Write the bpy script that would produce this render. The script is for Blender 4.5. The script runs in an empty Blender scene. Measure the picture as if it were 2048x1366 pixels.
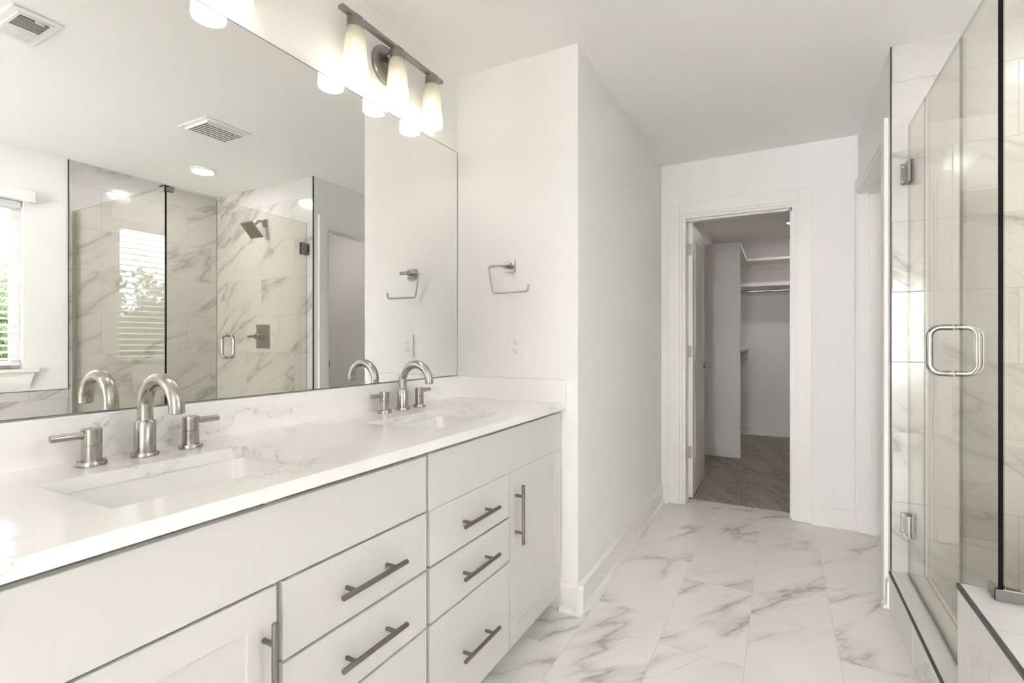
import bpy, bmesh, math, random
from mathutils import Vector, Matrix
random.seed(7)
PI = math.pi
sc = bpy.context.scene
C = sc.collection

# ------------------------------------------------------------------ camera
F_PX, YAW = 1007.85, 0.4897
cam_d = bpy.data.cameras.new('camera')
cam = bpy.data.objects.new('camera', cam_d); C.objects.link(cam)
cam_d.sensor_width = 36.0
cam_d.lens = F_PX * 36.0 / 2048.0
cam_d.shift_y = 2.2 / 2048.0
cam_d.clip_start = 0.02
cam.location = (1.3836, -2.036, 1.1577)
cam.rotation_euler = (PI / 2, 0, YAW)
sc.camera = cam

# ------------------------------------------------------------------ render look
sc.view_settings.view_transform = 'Standard'
sc.view_settings.look = 'None'
sc.view_settings.gamma = 1.0
sc.view_settings.use_curve_mapping = False
sc.view_settings.exposure = 2.19
sc.cycles.max_bounces = 12
sc.cycles.diffuse_bounces = 7
sc.cycles.glossy_bounces = 6
sc.cycles.transmission_bounces = 4
sc.cycles.transparent_max_bounces = 16
sc.cycles.caustics_reflective = False
sc.cycles.caustics_refractive = False
sc.cycles.sample_clamp_indirect = 6.0

# ------------------------------------------------------------------ daylight
world = bpy.data.worlds.new('sky'); sc.world = world
world.use_nodes = True
wn = world.node_tree
bg = wn.nodes['Background']
bg.inputs[0].default_value = (1.0, 0.983, 0.995, 1)
bg.inputs[1].default_value = 8.8

# power of the lamps (their light objects are made with their fixtures)
W_VANITY = 0.27
W_SHOWER = 1.1
W_CLOSET = 0.9
W_TUB = 1.15
W_TOILET_FILL = 0.5
WARM = (1.0, 0.935, 0.885)
SOFT = (1.0, 0.972, 0.955)

# ------------------------------------------------------------------ node helpers
class NT:
    def __init__(self, name):
        self.mat = bpy.data.materials.new(name); self.mat.use_nodes = True
        self.t = self.mat.node_tree; self.t.nodes.clear()
    def n(self, typ, **kw):
        x = self.t.nodes.new(typ)
        for k, v in kw.items(): setattr(x, k, v)
        return x
    def put(self, sock, v):
        if isinstance(v, bpy.types.NodeSocket): self.t.links.new(v, sock)
        elif v is not None: sock.default_value = v
    def m(self, op, a, b=None, c=None, clamp=False):
        x = self.n('ShaderNodeMath', operation=op, use_clamp=clamp)
        self.put(x.inputs[0], a); self.put(x.inputs[1], b); self.put(x.inputs[2], c)
        return x.outputs[0]
    def xyz(self, x, y, z=0.0):
        c = self.n('ShaderNodeCombineXYZ')
        for s, v in zip(c.inputs, (x, y, z)): self.put(s, v)
        return c.outputs[0]
    def pos(self):
        g = self.n('ShaderNodeNewGeometry'); s = self.n('ShaderNodeSeparateXYZ')
        self.t.links.new(g.outputs['Position'], s.inputs[0])
        return g.outputs['Position'], s.outputs
    def noise(self, vec, scale, detail=4.0, rough=0.55, dist=0.0):
        x = self.n('ShaderNodeTexNoise')
        self.put(x.inputs['Vector'], vec)
        x.inputs['Scale'].default_value = scale; x.inputs['Detail'].default_value = detail
        x.inputs['Roughness'].default_value = rough; x.inputs['Distortion'].default_value = dist
        return x.outputs[0]
    def smooth(self, v, a, b, lo=0.0, hi=1.0):
        x = self.n('ShaderNodeMapRange', interpolation_type='SMOOTHSTEP')
        self.put(x.inputs[0], v)
        for i, q in enumerate((a, b, lo, hi)): x.inputs[i + 1].default_value = q
        return x.outputs[0]
    def mix(self, f, a, b):
        x = self.n('ShaderNodeMix', data_type='RGBA')
        self.put(x.inputs[0], f)
        self.put(x.inputs[6], a if isinstance(a, bpy.types.NodeSocket) else (*a, 1))
        self.put(x.inputs[7], b if isinstance(b, bpy.types.NodeSocket) else (*b, 1))
        return x.outputs[2]
    def principled(self, color, rough=0.5, metal=0.0, spec=0.5, bump=None, bump_s=0.1, bump_d=0.001, coat=0.0):
        p = self.n('ShaderNodeBsdfPrincipled')
        self.put(p.inputs['Base Color'], color if isinstance(color, bpy.types.NodeSocket) else (*color, 1))
        self.put(p.inputs['Roughness'], rough)
        p.inputs['Metallic'].default_value = metal
        p.inputs['Specular IOR Level'].default_value = spec
        p.inputs['Coat Weight'].default_value = coat
        if bump is not None:
            b = self.n('ShaderNodeBump'); b.inputs['Strength'].default_value = bump_s; b.inputs['Distance'].default_value = bump_d
            self.put(b.inputs['Height'], bump); self.t.links.new(b.outputs[0], p.inputs['Normal'])
        self.out(p.outputs[0]); return p
    def out(self, s):
        o = self.n('ShaderNodeOutputMaterial'); self.t.links.new(s, o.inputs[0])

def paint(name, col, rough=0.6, bump=0.03, scale=260.0, spec=0.4):
    q = NT(name); P, _ = q.pos()
    q.principled(col, rough, bump=q.noise(P, scale, 2.0), bump_s=bump, bump_d=0.001, spec=spec)
    return q.mat

def metal(name, col, rough=0.3):
    q = NT(name); tc = q.n('ShaderNodeTexCoord')
    nz = q.noise(tc.outputs['Object'], 3.0, 2.0)
    q.principled(col, q.smooth(nz, 0.2, 0.8, rough * 0.97, rough * 1.03), metal=1.0)
    return q.mat

def veins(q, u, v, ang, seed, s=1.0, lo=0.42):
    """soft broad bands and thin dark threads running along direction ang; returns 0..1"""
    ca, sa = math.cos(ang), math.sin(ang)
    a = q.m('ADD', q.m('MULTIPLY', u, ca), q.m('MULTIPLY', v, sa))
    b = q.m('SUBTRACT', q.m('MULTIPLY', v, ca), q.m('MULTIPLY', u, sa))
    n = q.noise(q.xyz(q.m('MULTIPLY', a, 0.62 * s), q.m('MULTIPLY', b, 2.3 * s), seed), 1.5, 5.0, 0.50, 0.28)
    ridge = q.m('ABSOLUTE', q.m('SUBTRACT', n, 0.5))
    mk = q.noise(q.xyz(q.m('MULTIPLY', a, 1.3 * s), q.m('MULTIPLY', b, 2.0 * s), q.m('ADD', seed, 13.7)), 2.0, 2.0, 0.5, 0.2)
    mask = q.smooth(mk, lo, lo + 0.24)
    thin = q.m('MULTIPLY', q.smooth(ridge, 0.0, 0.013, 1.0, 0.0), q.m('MULTIPLY_ADD', mask, 0.9, 0.10))
    broad = q.m('MULTIPLY', q.smooth(ridge, 0.0, 0.060, 1.0, 0.0), mask)
    n2 = q.noise(q.xyz(q.m('MULTIPLY', a, 0.9 * s), q.m('MULTIPLY', b, 3.6 * s), q.m('ADD', seed, 31.0)), 1.9, 4.0, 0.5, 0.25)
    r2 = q.m('ABSOLUTE', q.m('SUBTRACT', n2, 0.5))
    fine = q.m('MULTIPLY', q.smooth(r2, 0.0, 0.011, 1.0, 0.0), q.smooth(mk, lo + 0.04, lo + 0.28))
    t = q.m('ADD', q.m('MULTIPLY', thin, 0.42), q.m('MULTIPLY', broad, 0.42))
    return q.m('ADD', t, q.m('MULTIPLY', fine, 0.26), clamp=True)

def tile(name, U, V, ul, vl, uo, vo, shift, ang, base, vein, grout, rough=0.16, gw=0.0019, lo=0.42):
    q = NT(name); P, s = q.pos()
    u, v = s[U], s[V]
    vv = q.m('DIVIDE', q.m('SUBTRACT', v, vo), vl)
    row = q.m('FLOOR', vv); fv = q.m('SUBTRACT', vv, row)
    uu = q.m('DIVIDE', q.m('SUBTRACT', q.m('SUBTRACT', u, uo), q.m('MULTIPLY', row, shift)), ul)
    col = q.m('FLOOR', uu); fu = q.m('SUBTRACT', uu, col)
    eu = q.m('MULTIPLY', q.m('MINIMUM', fu, q.m('SUBTRACT', 1.0, fu)), ul)
    ev = q.m('MULTIPLY', q.m('MINIMUM', fv, q.m('SUBTRACT', 1.0, fv)), vl)
    e = q.m('MINIMUM', eu, ev)
    g = q.smooth(e, gw * 0.6, gw * 1.3, 1.0, 0.0)
    w = q.n('ShaderNodeTexWhiteNoise', noise_dimensions='3D')
    q.put(w.inputs['Vector'], q.xyz(row, col, 3.1))
    seed = q.m('MULTIPLY', w.outputs['Value'], 40.0)
    vn = veins(q, u, v, ang, seed, 0.86, lo)
    tone = q.smooth(w.outputs['Value'], 0.0, 1.0, 0.0, 0.06)
    c = q.mix(vn, base, vein)
    c = q.mix(tone, c, (0.55, 0.54, 0.52))
    c = q.mix(g, c, grout)
    h = q.m('SUBTRACT', 1.0, g)
    q.principled(c, q.m('MULTIPLY_ADD', g, 0.5, rough), bump=h, bump_s=0.25, bump_d=0.0008)
    return q.mat

M = {}
M['wall'] = paint('wall_paint', (0.875, 0.872, 0.86), 0.65, 0.04)
M['ceiling'] = paint('ceiling_paint', (0.925, 0.92, 0.91), 0.8, 0.05)
M['trim'] = paint('trim_paint', (0.86, 0.855, 0.835), 0.35, 0.01)
M['cabinet'] = paint('cabinet_paint', (0.65, 0.643, 0.625), 0.38, 0.01)
M['gap'] = paint('cabinet_inside', (0.42, 0.41, 0.38), 0.6, 0.0)
M['melamine'] = paint('melamine', (0.80, 0.785, 0.75), 0.4, 0.01)
M['porcelain'] = paint('porcelain', (0.88, 0.875, 0.86), 0.08, 0.0, spec=0.5)
M['plastic'] = paint('white_plastic', (0.87, 0.865, 0.85), 0.3, 0.0)
M['plastic_dark'] = paint('dark_opening', (0.03, 0.03, 0.028), 0.6, 0.0)
M['nickel'] = metal('brushed_nickel', (0.41, 0.395, 0.36), 0.25)
M['nickel_light'] = metal('satin_nickel', (0.34, 0.33, 0.31), 0.33)
M['pull'] = metal('dark_nickel', (0.25, 0.23, 0.205), 0.34)
M['chrome'] = metal('polished_nickel', (0.40, 0.39, 0.37), 0.2)
M['bronze'] = metal('shower_nickel', (0.40, 0.38, 0.34), 0.30)
M['hinge_metal'] = metal('dark_satin_nickel', (0.28, 0.27, 0.25), 0.25)
M['black'] = paint('black_edge_trim', (0.055, 0.052, 0.046), 0.4, 0.0)
M['black_seal'] = paint('black_seal', (0.005, 0.005, 0.005), 0.5, 0.0, spec=0.08)
BASE, VEIN, GROUT = (0.57, 0.56, 0.54), (0.30, 0.29, 0.27), (0.40, 0.39, 0.365)  # base toned down to paint in the dimmer light inside the shower
M['floor'] = tile('floor_tile', 1, 0, 0.608, 0.3047, 0.143, 0.661, -0.203, math.radians(40), (0.86, 0.85, 0.83), (0.40, 0.39, 0.37), (0.60, 0.59, 0.565), 0.22, 0.0015, 0.40)
M['tile_x'] = tile('shower_tile_far', 0, 2, 0.605, 0.302, 2.215, 0.168, 0.2017, math.radians(-33), BASE, VEIN, GROUT, 0.13, 0.0018, 0.31)
M['tile_y'] = tile('shower_tile_back', 1, 2, 0.605, 0.302, 0.415, 0.168, -0.2017, math.radians(28), BASE, VEIN, GROUT, 0.13, 0.0018, 0.31)
M['tile_deck'] = tile('deck_tile', 1, 2, 0.605, 0.60, -0.38, -0.05, 0.2, math.radians(-30), (0.74, 0.735, 0.715), (0.42, 0.41, 0.39), (0.60, 0.59, 0.57), 0.14)  # same tile as the shower, base lightened for the brighter light outside
M['tile_top'] = tile('deck_top_tile', 1, 0, 0.605, 0.60, 0.07, 1.5, 0.2, math.radians(40), (0.64, 0.635, 0.622), (0.45, 0.44, 0.42), GROUT, 0.14)

def quartz():
    q = NT('white_quartz'); P0, s = q.pos()
    va = q.n('ShaderNodeVectorMath', operation='ADD'); q.t.links.new(P0, va.inputs[0]); va.inputs[1].default_value = (3.3, 2.17, 0.4); P = va.outputs[0]
    n = q.noise(P, 2.4, 7.0, 0.60, 0.9)
    r = q.m('ABSOLUTE', q.m('SUBTRACT', n, 0.5))
    mk = q.smooth(q.noise(P, 2.6, 2.0), 0.47, 0.60)
    br = q.smooth(q.noise(P, 55.0, 3.0), 0.42, 0.62)
    thin = q.m('MULTIPLY', q.smooth(r, 0.0, 0.007, 1.0, 0.0), q.m('MULTIPLY', mk, br))
    soft = q.m('MULTIPLY', q.smooth(r, 0.0, 0.05, 1.0, 0.0), mk)
    c = q.mix(q.m('ADD', q.m('MULTIPLY', thin, 0.55), q.m('MULTIPLY', soft, 0.10), clamp=True), (0.90, 0.893, 0.878), (0.36, 0.32, 0.27))
    q.principled(c, 0.10, spec=0.5)
    return q.mat
M['quartz'] = quartz()

def carpet():
    q = NT('grey_brown_carpet'); P, s = q.pos()
    f = q.noise(P, 260.0, 2.0, 0.7)
    md = q.noise(P, 60.0, 3.0, 0.6)
    ca = q.m('ADD', s[0], q.m('MULTIPLY', s[1], 0.45)); cb = q.m('SUBTRACT', s[1], q.m('MULTIPLY', s[0], 0.45))
    st = q.noise(q.xyz(q.m('MULTIPLY', ca, 5.0), q.m('MULTIPLY', cb, 1.3), 0.0), 1.6, 3.0, 0.5, 0.5)
    a = q.m('ADD', q.m('MULTIPLY', f, 0.65), q.m('MULTIPLY', md, 0.35))
    c = q.mix(q.smooth(a, 0.32, 0.70), (0.17, 0.155, 0.128), (0.70, 0.655, 0.57))
    c = q.mix(q.smooth(st, 0.44, 0.62, 0.0, 0.6), c, (0.55, 0.51, 0.45))
    q.principled(c, 0.95, spec=0.1, bump=a, bump_s=0.7, bump_d=0.006)
    return q.mat
M['carpet'] = carpet()

def mirror_mat():
    q = NT('mirror_silver'); b = q.n('ShaderNodeBsdfGlossy')
    b.inputs['Color'].default_value = (0.925, 0.93, 0.915, 1); b.inputs['Roughness'].default_value = 0.0
    q.out(b.outputs[0]); return q.mat
M['mirror'] = mirror_mat()
M['hinge'] = paint('satin_hinge', (0.50, 0.49, 0.46), 0.45, 0.0)
M['mirror_edge'] = paint('mirror_edge', (0.12, 0.125, 0.115), 0.25, 0.0)

def glass_mat(name, tint, f0=0.05):
    """clear sheet: straight-through tinted light plus a Schlick reflection, the same from both faces"""
    q = NT(name); g = q.n('ShaderNodeNewGeometry')
    d = q.n('ShaderNodeVectorMath', operation='DOT_PRODUCT')
    q.t.links.new(g.outputs['Incoming'], d.inputs[0]); q.t.links.new(g.outputs['Normal'], d.inputs[1])
    c = q.m('ABSOLUTE', d.outputs['Value'])
    fr = q.m('MULTIPLY_ADD', q.m('POWER', q.m('SUBTRACT', 1.0, c, clamp=True), 6.2), 1 - f0, f0)
    t = q.n('ShaderNodeBsdfTransparent'); t.inputs[0].default_value = (*tint, 1)
    gl = q.n('ShaderNodeBsdfGlossy'); gl.inputs['Roughness'].default_value = 0.0; gl.inputs[0].default_value = (1, 1, 1, 1)
    mx = q.n('ShaderNodeMixShader'); q.put(mx.inputs[0], fr)
    q.t.links.new(t.outputs[0], mx.inputs[1]); q.t.links.new(gl.outputs[0], mx.inputs[2])
    q.out(mx.outputs[0]); return q.mat
M['glass'] = glass_mat('shower_glass', (0.965, 0.963, 0.93))
M['window_glass'] = glass_mat('window_glass', (0.42, 0.43, 0.44))
def edge_mat():
    q = NT('polished_glass_edge')
    p = q.n('ShaderNodeBsdfPrincipled'); p.inputs['Base Color'].default_value = (0.05, 0.055, 0.045, 1); p.inputs['Roughness'].default_value = 0.1
    t = q.n('ShaderNodeBsdfTransparent'); t.inputs[0].default_value = (0.80, 0.83, 0.77, 1)
    m = q.n('ShaderNodeMixShader'); m.inputs[0].default_value = 0.82
    q.t.links.new(p.outputs[0], m.inputs[1]); q.t.links.new(t.outputs[0], m.inputs[2]); q.out(m.outputs[0]); return q.mat
M['glass_edge'] = edge_mat()

def shade_mat():
    q = NT('frosted_glass_shade')
    tr = q.n('ShaderNodeBsdfTranslucent'); tr.inputs[0].default_value = (0.80, 0.78, 0.71, 1)
    df = q.n('ShaderNodeBsdfPrincipled'); df.inputs['Base Color'].default_value = (0.88, 0.87, 0.82, 1); df.inputs['Roughness'].default_value = 0.3
    tp = q.n('ShaderNodeBsdfTransparent'); tp.inputs[0].default_value = (1, 0.97, 0.92, 1)
    m1 = q.n('ShaderNodeMixShader'); m1.inputs[0].default_value = 0.35
    q.t.links.new(tr.outputs[0], m1.inputs[1]); q.t.links.new(df.outputs[0], m1.inputs[2])
    m2 = q.n('ShaderNodeMixShader'); m2.inputs[0].default_value = 0.28
    q.t.links.new(m1.outputs[0], m2.inputs[1]); q.t.links.new(tp.outputs[0], m2.inputs[2])
    q.out(m2.outputs[0]); return q.mat
M['shade'] = shade_mat()

def emit(name, col, s):
    q = NT(name); e = q.n('ShaderNodeEmission'); e.inputs[0].default_value = (*col, 1); e.inputs[1].default_value = s
    q.out(e.outputs[0]); return q.mat
M['bulb'] = emit('lit_bulb', (1, 0.94, 0.86), 0.7)
M['lens'] = emit('lit_lens', (1, 0.97, 0.92), 1.4)

def leaf_mat():
    q = NT('green_leaves'); P, s = q.pos()
    c = q.mix(q.smooth(q.noise(P, 3.0, 4.0), 0.3, 0.7), (0.13, 0.19, 0.07), (0.34, 0.40, 0.20))
    p = q.n('ShaderNodeBsdfPrincipled'); q.put(p.inputs['Base Color'], c); p.inputs['Roughness'].default_value = 0.6
    t = q.n('ShaderNodeBsdfTranslucent'); q.put(t.inputs[0], c)
    m = q.n('ShaderNodeMixShader'); m.inputs[0].default_value = 0.4
    q.t.links.new(p.outputs[0], m.inputs[1]); q.t.links.new(t.outputs[0], m.inputs[2]); q.out(m.outputs[0])
    return q.mat
M['leaf'] = leaf_mat()
M['bark'] = paint('bark', (0.12, 0.09, 0.06), 0.9, 0.5, 30)
M['grass'] = paint('lawn', (0.13, 0.22, 0.06), 0.9, 0.5, 40)
M['blind'] = paint('white_blind_slat', (0.86, 0.865, 0.87), 0.4, 0.0)
M['wc'] = M['wall']

# ------------------------------------------------------------------ mesh helpers
class B:
    """collects shapes into one bmesh (world coordinates)"""
    def __init__(self): self.bm = bmesh.new()
    def box(self, x0, x1, y0, y1, z0, z1, bev=0.0, seg=2, rot=None, about=None):
        r = bmesh.ops.create_cube(self.bm, size=1.0)
        vs = r['verts']
        for v in vs:
            v.co = Vector((x0 + (v.co.x + .5) * (x1 - x0), y0 + (v.co.y + .5) * (y1 - y0), z0 + (v.co.z + .5) * (z1 - z0)))
        if bev > 0:
            es = list({e for v in vs for e in v.link_edges})
            rr = bmesh.ops.bevel(self.bm, geom=es, offset=bev, segments=seg, affect='EDGES', profile=0.5)
            vs = list({v for f in rr['faces'] for v in f.verts} | {v for v in vs if v.is_valid})
        if rot is not None:
            bmesh.ops.transform(self.bm, matrix=Matrix.Translation(about) @ rot.to_4x4() @ Matrix.Translation(-Vector(about)), verts=vs)
        return self
    def lathe(self, prof, c, seg=32, axis='z', cap=True, closed=False):
        """prof: list of (r, h) about the axis through c"""
        rings = []
        for r, h in prof:
            ring = []
            for i in range(seg):
                a = 2 * PI * i / seg
                p = {'z': (r * math.cos(a), r * math.sin(a), h), 'y': (r * math.cos(a), h, -r * math.sin(a)), 'x': (h, r * math.cos(a), r * math.sin(a))}[axis]
                ring.append(self.bm.verts.new(Vector(c) + Vector(p)))
            rings.append(ring)
        n = len(rings)
        for k in range(n if closed else n - 1):
            a, b = rings[k], rings[(k + 1) % n]
            for i in range(seg):
                j = (i + 1) % seg
                self.bm.faces.new((a[i], a[j], b[j], b[i]))
        if cap and not closed:
            if prof[0][0] > 1e-6: self.bm.faces.new(list(reversed(rings[0])))
            if prof[-1][0] > 1e-6: self.bm.faces.new(rings[-1])
        return self
    def tube(self, pts, r, seg=16, cap=True):
        pts = [Vector(p) for p in pts]
        rs = r if isinstance(r, (list, tuple)) else [r] * len(pts)
        t0 = (pts[1] - pts[0]).normalized()
        up = Vector((0, 0, 1)) if abs(t0.z) < 0.9 else Vector((0, 1, 0))
        nrm = (up - t0 * up.dot(t0)).normalized()
        rings = []
        for i, p in enumerate(pts):
            if i == 0: t = t0
            elif i == len(pts) - 1: t = (pts[i] - pts[i - 1]).normalized()
            else: t = ((pts[i + 1] - pts[i]).normalized() + (pts[i] - pts[i - 1]).normalized()).normalized()
            nrm = (nrm - t * nrm.dot(t)).normalized(); bn = t.cross(nrm)
            rings.append([self.bm.verts.new(p + (nrm * math.cos(2 * PI * k / seg) + bn * math.sin(2 * PI * k / seg)) * rs[i]) for k in range(seg)])
        for a, b in zip(rings, rings[1:]):
            for i in range(seg):
                j = (i + 1) % seg; self.bm.faces.new((a[i], a[j], b[j], b[i]))
        if cap:
            self.bm.faces.new(list(reversed(rings[0]))); self.bm.faces.new(rings[-1])
        return self
    def poly(self, pts, d):
        """prism: polygon pts extruded by vector d"""
        a = [self.bm.verts.new(Vector(p)) for p in pts]; b = [self.bm.verts.new(Vector(p) + Vector(d)) for p in pts]
        self.bm.faces.new(list(reversed(a))); self.bm.faces.new(b)
        n = len(a)
        for i in range(n): self.bm.faces.new((a[i], a[(i + 1) % n], b[(i + 1) % n], b[i]))
        return self

ROOT = {}   # world position of every parent
def obj(name, b, mat, parent=None, smooth=None, label=None, kind=None):
    bm = b.bm
    bmesh.ops.recalc_face_normals(bm, faces=bm.faces[:])
    off = ROOT.get(parent, Vector((0, 0, 0))) if parent else Vector((0, 0, 0))
    if parent is None:
        xs = [v.co for v in bm.verts]
        off = Vector(((min(v.x for v in xs) + max(v.x for v in xs)) / 2, (min(v.y for v in xs) + max(v.y for v in xs)) / 2, min(v.z for v in xs)))
    for v in bm.verts: v.co -= off
    me = bpy.data.meshes.new(name)
    if smooth is not None:
        for f in bm.faces: f.smooth = True
        for e in bm.edges:
            if len(e.link_faces) == 2 and e.calc_face_angle(0) > math.radians(smooth): e.smooth = False
    bm.to_mesh(me); bm.free()
    o = bpy.data.objects.new(name, me); C.objects.link(o)
    for m_ in (mat if isinstance(mat, (list, tuple)) else [mat]): me.materials.append(m_)
    if parent:
        o.parent = parent; ROOT[o] = off
    else:
        o.location = off; ROOT[o] = off
    if label: o['label'] = label
    if kind: o['kind'] = kind
    return o
def tag(o, label, cat, group=None):
    o['label'] = label; o['category'] = cat
    if group: o['group'] = group
    return o
def thing(name, label, cat, loc=(0, 0, 0), group=None):
    o = bpy.data.objects.new(name, None); C.objects.link(o)
    o.empty_display_size = 0.05; o.location = loc; ROOT[o] = Vector(loc)
    return tag(o, label, cat, group)
def struct(name, b, mat, label=None, parent=None):
    return obj(name, b, mat, parent, label=label, kind='structure' if parent is None else None)
def dup(root, loc, label):
    r = root.copy(); C.objects.link(r); r.location = loc; r['label'] = label
    def rec(src, dst):
        for ch in list(src.children):
            c = ch.copy(); C.objects.link(c); c.parent = dst
            rec(ch, c)
    rec(root, r)
    return r
def lamp(name, typ, loc, watts, col, size=0.1, spread=None, parent=None, rot=None):
    d = bpy.data.lights.new(name, typ); d.energy = watts; d.color = col
    if typ == 'AREA':
        d.shape = 'DISK'; d.size = size
        if spread: d.spread = spread
    else: d.shadow_soft_size = size
    o = bpy.data.objects.new(name, d); C.objects.link(o)
    if parent: o.parent = parent; o.location = Vector(loc) - ROOT[parent]
    else: o.location = loc
    if rot: o.rotation_euler = rot
    return o
def arc(c, r, a0, a1, n, ax='xz'):
    out = []
    for i in range(n + 1):
        a = a0 + (a1 - a0) * i / n
        p = [r * math.cos(a), r * math.sin(a)]
        v = {'xz': (p[0], 0, p[1]), 'xy': (p[0], p[1], 0), 'yz': (0, p[0], p[1])}[ax]
        out.append(tuple(Vector(c) + Vector(v)))
    return out
def rounded(pts, r, n=6):
    """round the inner corners of a polyline"""
    pts = [Vector(p) for p in pts]; out = [pts[0]]
    for i in range(1, len(pts) - 1):
        p, a, b = pts[i], (pts[i - 1] - pts[i]).normalized(), (pts[i + 1] - pts[i]).normalized()
        th = a.angle(b); d = r / math.tan(th / 2)
        s, e = p + a * d, p + b * d
        cc = p + (a + b).normalized() * (r / math.sin(th / 2))
        v0, v1 = (s - cc).normalized(), (e - cc).normalized()
        w = v0.angle(v1)
        for k in range(n + 1):
            q = k / n
            out.append(cc + (v0 * math.sin((1 - q) * w) + v1 * math.sin(q * w)) * (r / math.sin(w)))
    out.append(pts[-1]); return out

# ------------------------------------------------------------------ setting
H = 2.44
XH, YB, YBO, XR, YS, XW = 0.618, 1.715, 1.845, 1.805, 0.667, 3.035
YN, YCB, XCR = -3.5, 4.97, 2.35
struct('floor', B().box(-.1, 3.15, YN - .1, 1.862, -.1, 0), M['floor'], 'white marble look floor tile with grey veins, laid lengthwise')
struct('floor', B().box(.54, XCR + .1, 1.862, YCB + .1, -.1, .006), M['carpet'], 'grey brown carpet beyond the closet doorway')
struct('ceiling', B().box(-.1, 3.15, YN - .1, YCB + .1, H, H + .1), M['ceiling'])
struct('wall_left', B().box(-.1, 0, YN - .1, .1, 0, H), M['wall'])
struct('wall_end', B().box(0, XH, 0, .1, 0, H), M['wall'])
struct('wall_hall', B().box(XH - .1, XH, .1, YB, 0, H), M['wall'])
OX0, OX1, OZ = .770, 1.466, 2.055
struct('wall_back', B().box(XH - .1, OX0, YB, YBO, 0, H).box(OX1, 1.92, YB, YBO, 0, H).box(OX0, OX1, YB, YBO, OZ, H), M['wall'])
DY0, DY1, DZ = .802, 1.668, 2.075
struct('wall_right', B().box(XR, 1.92, YS + .12, DY0, 0, H).box(XR, 1.92, DY1, YB, 0, H).box(XR, 1.92, DY0, DY1, DZ, H), M['wall'])
struct('wall_shower', B().box(XR, 3.15, YS + .008, YS + .12, 0, H), M['wall'])
WY0, WY1, WZ0, WZ1 = -1.58, -.62, .985, 2.087
struct('wall_window', B().box(XW, 3.15, YN, WY0, 0, H).box(XW, 3.15, WY1, 1.93, 0, H).box(XW, 3.15, WY0, WY1, 0, WZ0).box(XW, 3.15, WY0, WY1, WZ1, H), M['wall'])
struct('wall_rear', B().box(0, .80, YN - .1, YN, 0, H).box(2.20, 3.15, YN - .1, YN, 0, H).box(.80, 2.20, YN - .1, YN, 2.25, H), M['wall'], 'unseen rear wall with a wide opening added to let in daylight')
# bedroom added unseen behind the camera to send daylight into the bathroom
YD0 = -6.9
struct('floor', B().box(-.9, 3.6, YD0 - .1, YN - .101, -.1, 0), M['melamine'], 'pale floor of the added bedroom behind the camera, bouncing light in')
struct('ceiling', B().box(-.9, 3.6, YD0 - .1, YN - .101, H, H + .1), M['ceiling'], 'ceiling of the added bedroom')
struct('wall_added_bedroom_left', B().box(-.9, -.8, YD0, YN - .1, 0, H), M['wall'])
struct('wall_added_bedroom_right', B().box(3.5, 3.6, YD0, YN - .1, 0, H), M['wall'])
struct('wall_added_bedroom_front', B().box(-.8, 0, YN - .2, YN - .1, 0, H).box(3.15, 3.5, YN - .2, YN - .1, 0, H), M['wall'])
struct('wall_added_bedroom_window', B().box(-.9, -.6, YD0 - .1, YD0, 0, H).box(1.25, 3.6, YD0 - .1, YD0, 0, H).box(-.6, 1.25, YD0 - .1, YD0, 0, .45).box(-.6, 1.25, YD0 - .1, YD0, 2.25, H), M['wall'])  # added window opening, placed so its daylight mostly misses the vanity front
wb = B()
for x0, x1 in ((-.6, -.55), (.30, .35), (1.20, 1.25)): wb.box(x0, x1, YD0 - .08, YD0 - .03, .45, 2.25)
wb.box(-.55, 1.20, YD0 - .08, YD0 - .03, .45, .50).box(-.55, 1.20, YD0 - .08, YD0 - .03, 2.20, 2.25)
struct('window_added', wb, M['trim'], 'white frame of the daylight window added in the unseen bedroom')
struct('wall_toilet_room', B().box(1.92, XW, 1.845, 1.93, 0, H), M['wall'])
struct('wall_closet_left', B().box(.54, .645, YBO, YCB + .1, 0, H), M['wall'])
struct('wall_closet_back', B().box(.645, XCR, YCB, YCB + .1, 0, H), M['wall'])
struct('wall_closet_right', B().box(XCR, XCR + .1, 1.93, YCB + .1, 0, H), M['wall'])
# tiled faces of the shower
struct('wall_shower_tile', B().box(XR + .004, XW - .008, YS, YS + .008, 0, H), M['tile_x'], 'marble look tile on the shower wall with the shower head')
struct('wall_shower_back', B().box(XW - .008, XW, -.38, YS, 0, H), M['tile_y'], 'marble look tile on the long shower wall')
struct('wall_wainscot', B().box(XW - .008, XW, -2.3, -.384, .5, .832), M['tile_y'], 'marble look tile band under the window')
struct('trim_1', B().box(XR - .001, XR + .004, YS - .002, YS + .009, .166, H), M['black'], 'black metal edge strip at the end of the tiled shower wall')
struct('trim_2', B().box(XW - .0095, XW, -.3845, -.3800, .832, H).box(XW - .0095, XW, -2.3, -.38, .832, .8355), M['black'], 'black metal edge strip round the tile beside the window')

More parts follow.
